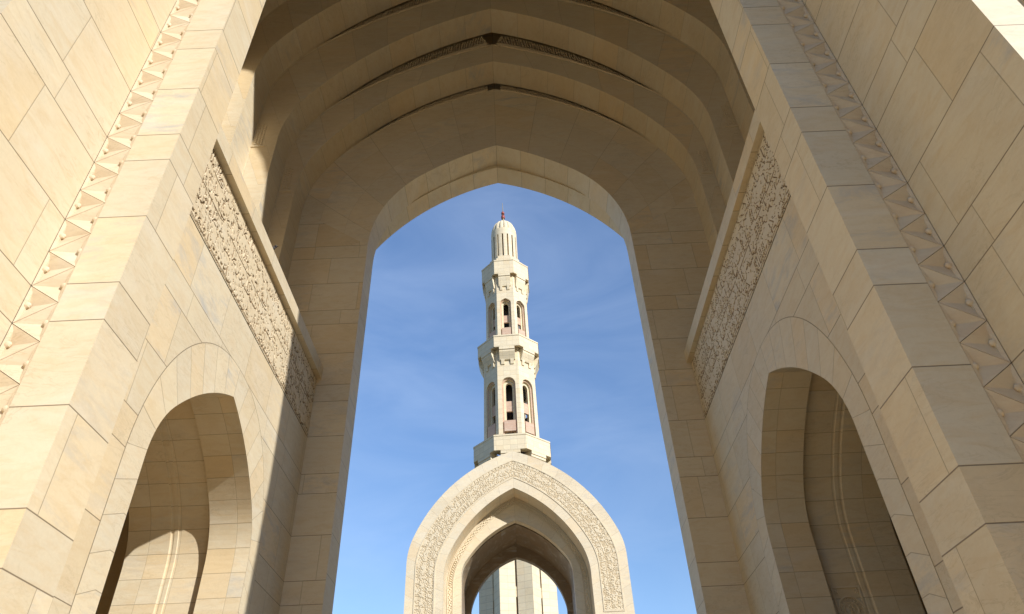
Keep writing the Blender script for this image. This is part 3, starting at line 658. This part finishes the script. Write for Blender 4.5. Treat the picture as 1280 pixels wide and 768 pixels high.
def storey(ap0, ap1, z0, z1, zw, zs, za):
    """octagonal storey with an arched recess and window in each facet"""
    st = MB(); wins = []
    hw = ap0*math.tan(math.pi/8)
    for k in range(8):
        N, T = face_frame(k); cc = Vector((MX, MY, 0))
        def Mp(u, v, d=0.0):
            f = (v-z0)/(z1-z0); ap = ap0+(ap1-ap0)*f; wsc = ap/ap0; q = cc+N*(ap-d)+T*u*(wsc if abs(u) >= hw-1e-6 else 1); return (q.x, q.y, v)
        ow_ = hw*.62
        rs = za-zs; o1 = arch(ow_, zs, za, ow_*.85, .9, z0, 5, 6); o2 = arch(ow_*.78, zs, zs+rs*.78, ow_*.66, .9, z0, 5, 6); o3 = arch(ow_*.48, zs-.1, zs-.1+rs*.5, ow_*.41, .9, z0, 5, 6)
        holed(st, lambda u, v: Mp(u, v), -hw, hw, z1, o1)
        wn_ = MB()
        wn_.strip([Mp(u, v) for u, v in o1], [Mp(u, v, .30) for u, v in o1], 0, .3); wn_.strip([Mp(u, v, .30) for u, v in o1], [Mp(u, v, .30) for u, v in o2], 0, .3, 1)
        wn_.strip([Mp(u, v, .30) for u, v in o2], [Mp(u, v, .6) for u, v in o2], 0, .3); wn_.strip([Mp(u, v, .6) for u, v in o2], [Mp(u, v, .6) for u, v in o3], 0, .3)
        wn_.strip([Mp(u, v, .6) for u, v in o3], [Mp(u, v, 1.0) for u, v in o3], 0, .4)
        # pink rail low in the opening, transom above
        def blk(u0, u1, v0, v1, d0, d1, m=0):
            c = [[Mp(a, b, d) for a, b in ((u0, v0), (u1, v0), (u1, v1), (u0, v1))] for d in (d0, d1)]
            wn_.poly(c[0], None, m); wn_.poly(c[1], None, m)
            for i in range(4): j = (i+1) % 4; wn_.poly([c[0][i], c[0][j], c[1][j], c[1][i]], None, m)
        H_ = za-zw
        blk(-ow_*.80, ow_*.80, zw+H_*.10, zw+H_*.27, .05, .62, 1); blk(-ow_*.50, ow_*.50, zw+H_*.45, zw+H_*.62, .66, .95, 1)
        wins.append(wn_)
    core = MB(); o = st.build('shaft_storey', M_MIN, mina)
    for wn_ in wins: wn_.build('window', [M_MIN, M_PINK], o)
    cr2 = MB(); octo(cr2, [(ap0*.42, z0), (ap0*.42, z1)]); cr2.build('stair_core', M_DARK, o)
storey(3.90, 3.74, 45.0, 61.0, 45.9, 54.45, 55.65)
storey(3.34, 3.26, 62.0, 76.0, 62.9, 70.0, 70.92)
def balcony(ap, shaft, zb, zp0, zp1, nb):
    """parapet ring on eight stepped brackets"""
    b = MB(); octo(b, [(shaft*.99, zp0+.25), (ap-.02, zp0), (ap, zp0+.02), (ap, zp1-.25), (ap+.06, zp1-.22), (ap+.06, zp1), (ap-.35, zp1), (ap-.35, zp1-1.0), (shaft*.95, zp1-1.0)])
    for k in range(8):                                    # upright grooves, a sunk panel line under the rail
        N, T = face_frame(k); hw = ap*math.tan(math.pi/8); cc = Vector((MX, MY, 0))
    o = b.build('balcony', M_MIN, mina)
    for k in range(8):
        N, T = face_frame(k); cc = Vector((MX, MY, 0)); hw = ap*math.tan(math.pi/8); bk = MB()
        def pr(w_, prof):                                 # extrude a profile (dist from axis, z) across width w_
            L = [cc+N*d-T*w_+Vector((0, 0, z)) for d, z in prof]; Rr = [cc+N*d+T*w_+Vector((0, 0, z)) for d, z in prof]
            for i in range(len(prof)): j = (i+1) % len(prof); bk.poly([L[i], L[j], Rr[j], Rr[i]])
            bk.poly(L); bk.poly(Rr)
        pr(hw*.60, [(shaft*.9, zp0+.03), (ap-.015, zp0+.03), (ap-.015, zp0-.45), (ap-.12, zp0-.50), (ap-.12, zp0-.80), (shaft+.20, zb+.75), (shaft+.06, zb+.70), (shaft*.9, zb+.70)])
        for u in (-.36, .36):
            L0 = cc+T*hw*u; 
            def pr2(w_, prof):
                L = [L0+N*d-T*w_+Vector((0, 0, z)) for d, z in prof]; Rr = [L0+N*d+T*w_+Vector((0, 0, z)) for d, z in prof]
                for i in range(len(prof)): j = (i+1) % len(prof); bk.poly([L[i], L[j], Rr[j], Rr[i]])
                bk.poly(L); bk.poly(Rr)
            pr2(hw*.13, [(shaft*.9, zp0-.5), (ap-.25, zp0-.5), (shaft+.26, zb+.9), (shaft+.12, zb), (shaft*.9, zb)])
        bk.build('bracket', M_MIN, o)
balcony(5.28, 3.9, 41.0, 43.3, 45.6, 1)
balcony(4.62, 3.78, 57.9, 60.6, 62.7, 1)
balcony(3.86, 3.26, 72.6, 75.7, 78.7, 1)
# set-back octagon under the lantern
lt = MB(); octo(lt, [(3.0, 78.3), (3.0, 79.9), (2.5, 80.4), (2.5, 80.9)], cap1=True)
NB = 16; r0 = 2.26
def ringp(r, a, z): return (MX+r*math.cos(a), MY+r*math.sin(a), z)
z0, z1 = 80.4, 86.4
for i in range(NB):                                      # drum of piers with slots between
    a = 2*math.pi*i/NB+.1; w_ = .70*math.pi/NB
    A4 = [ringp(r0, a-w_, 0), ringp(r0, a-w_*.4, 0), ringp(r0, a+w_*.4, 0), ringp(r0, a+w_, 0)]; B4 = [ringp(r0*.62, a-w_*.9, 0), ringp(r0*.62, a+w_*.9, 0)]
    Z = lambda p, z: (p[0], p[1], z); ring_ = [A4[0], A4[1], A4[2], A4[3], B4[1], B4[0]]
    for q in range(6): lt.poly([Z(ring_[q], z0), Z(ring_[(q+1) % 6], z0), Z(ring_[(q+1) % 6], z1), Z(ring_[q], z1)])
def lathe(mb, prof, n=32, m=0):
    for (ra_, za_), (rb2, zb2) in zip(prof, prof[1:]):
        for i in range(n):
            a, b = 2*math.pi*i/n, 2*math.pi*(i+1)/n; mb.poly([ringp(ra_, a, za_), ringp(ra_, b, za_), ringp(rb2, b, zb2), ringp(rb2, a, zb2)], [(a*r0, za_), (b*r0, za_), (b*r0, zb2), (a*r0, zb2)], m)
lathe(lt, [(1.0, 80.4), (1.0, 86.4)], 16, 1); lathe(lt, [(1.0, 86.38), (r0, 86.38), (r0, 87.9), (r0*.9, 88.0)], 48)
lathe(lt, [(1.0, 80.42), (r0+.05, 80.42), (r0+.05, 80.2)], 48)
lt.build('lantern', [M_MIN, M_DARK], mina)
dm = MB(); n = 160
for j in range(8):
    p0, p1 = math.pi/2*j/8, math.pi/2*(j+1)/8
    for i in range(n):
        def D(i, p):
            a = 2*math.pi*i/n; rib_ = abs(math.sin(a*NB/2))**.6; r = r0*(.90+.09*rib_*(1 if p < 1.35 else .3))*math.cos(p); return ringp(r, a, 87.9+3.3*math.sin(p))
        dm.poly([D(i, p0), D(i+1, p0), D(i+1, p1), D(i, p1)])
dm.build('dome', M_MIN, mina)
fi = MB(); lathe(fi, [(.28, 90.8), (.2, 91.3), (.17, 92.3), (.1, 92.6), (.06, 94.4), (.035, 96.4), (0, 96.5)], 10)
fo = fi.build('finial', M_BRASS, mina)
al = MB(); lathe(al, [(0, 92.2), (.32, 92.3), (.36, 92.65), (.30, 93.0), (.14, 93.1)], 12); al.build('aviation_lamp', M_RED, fo)
al = MB(); lathe(al, [(.1, 93.4), (.28, 93.45), (.30, 93.75), (.20, 94.0), (.05, 94.05)], 12); al.build('aviation_lamp', M_RED, fo)
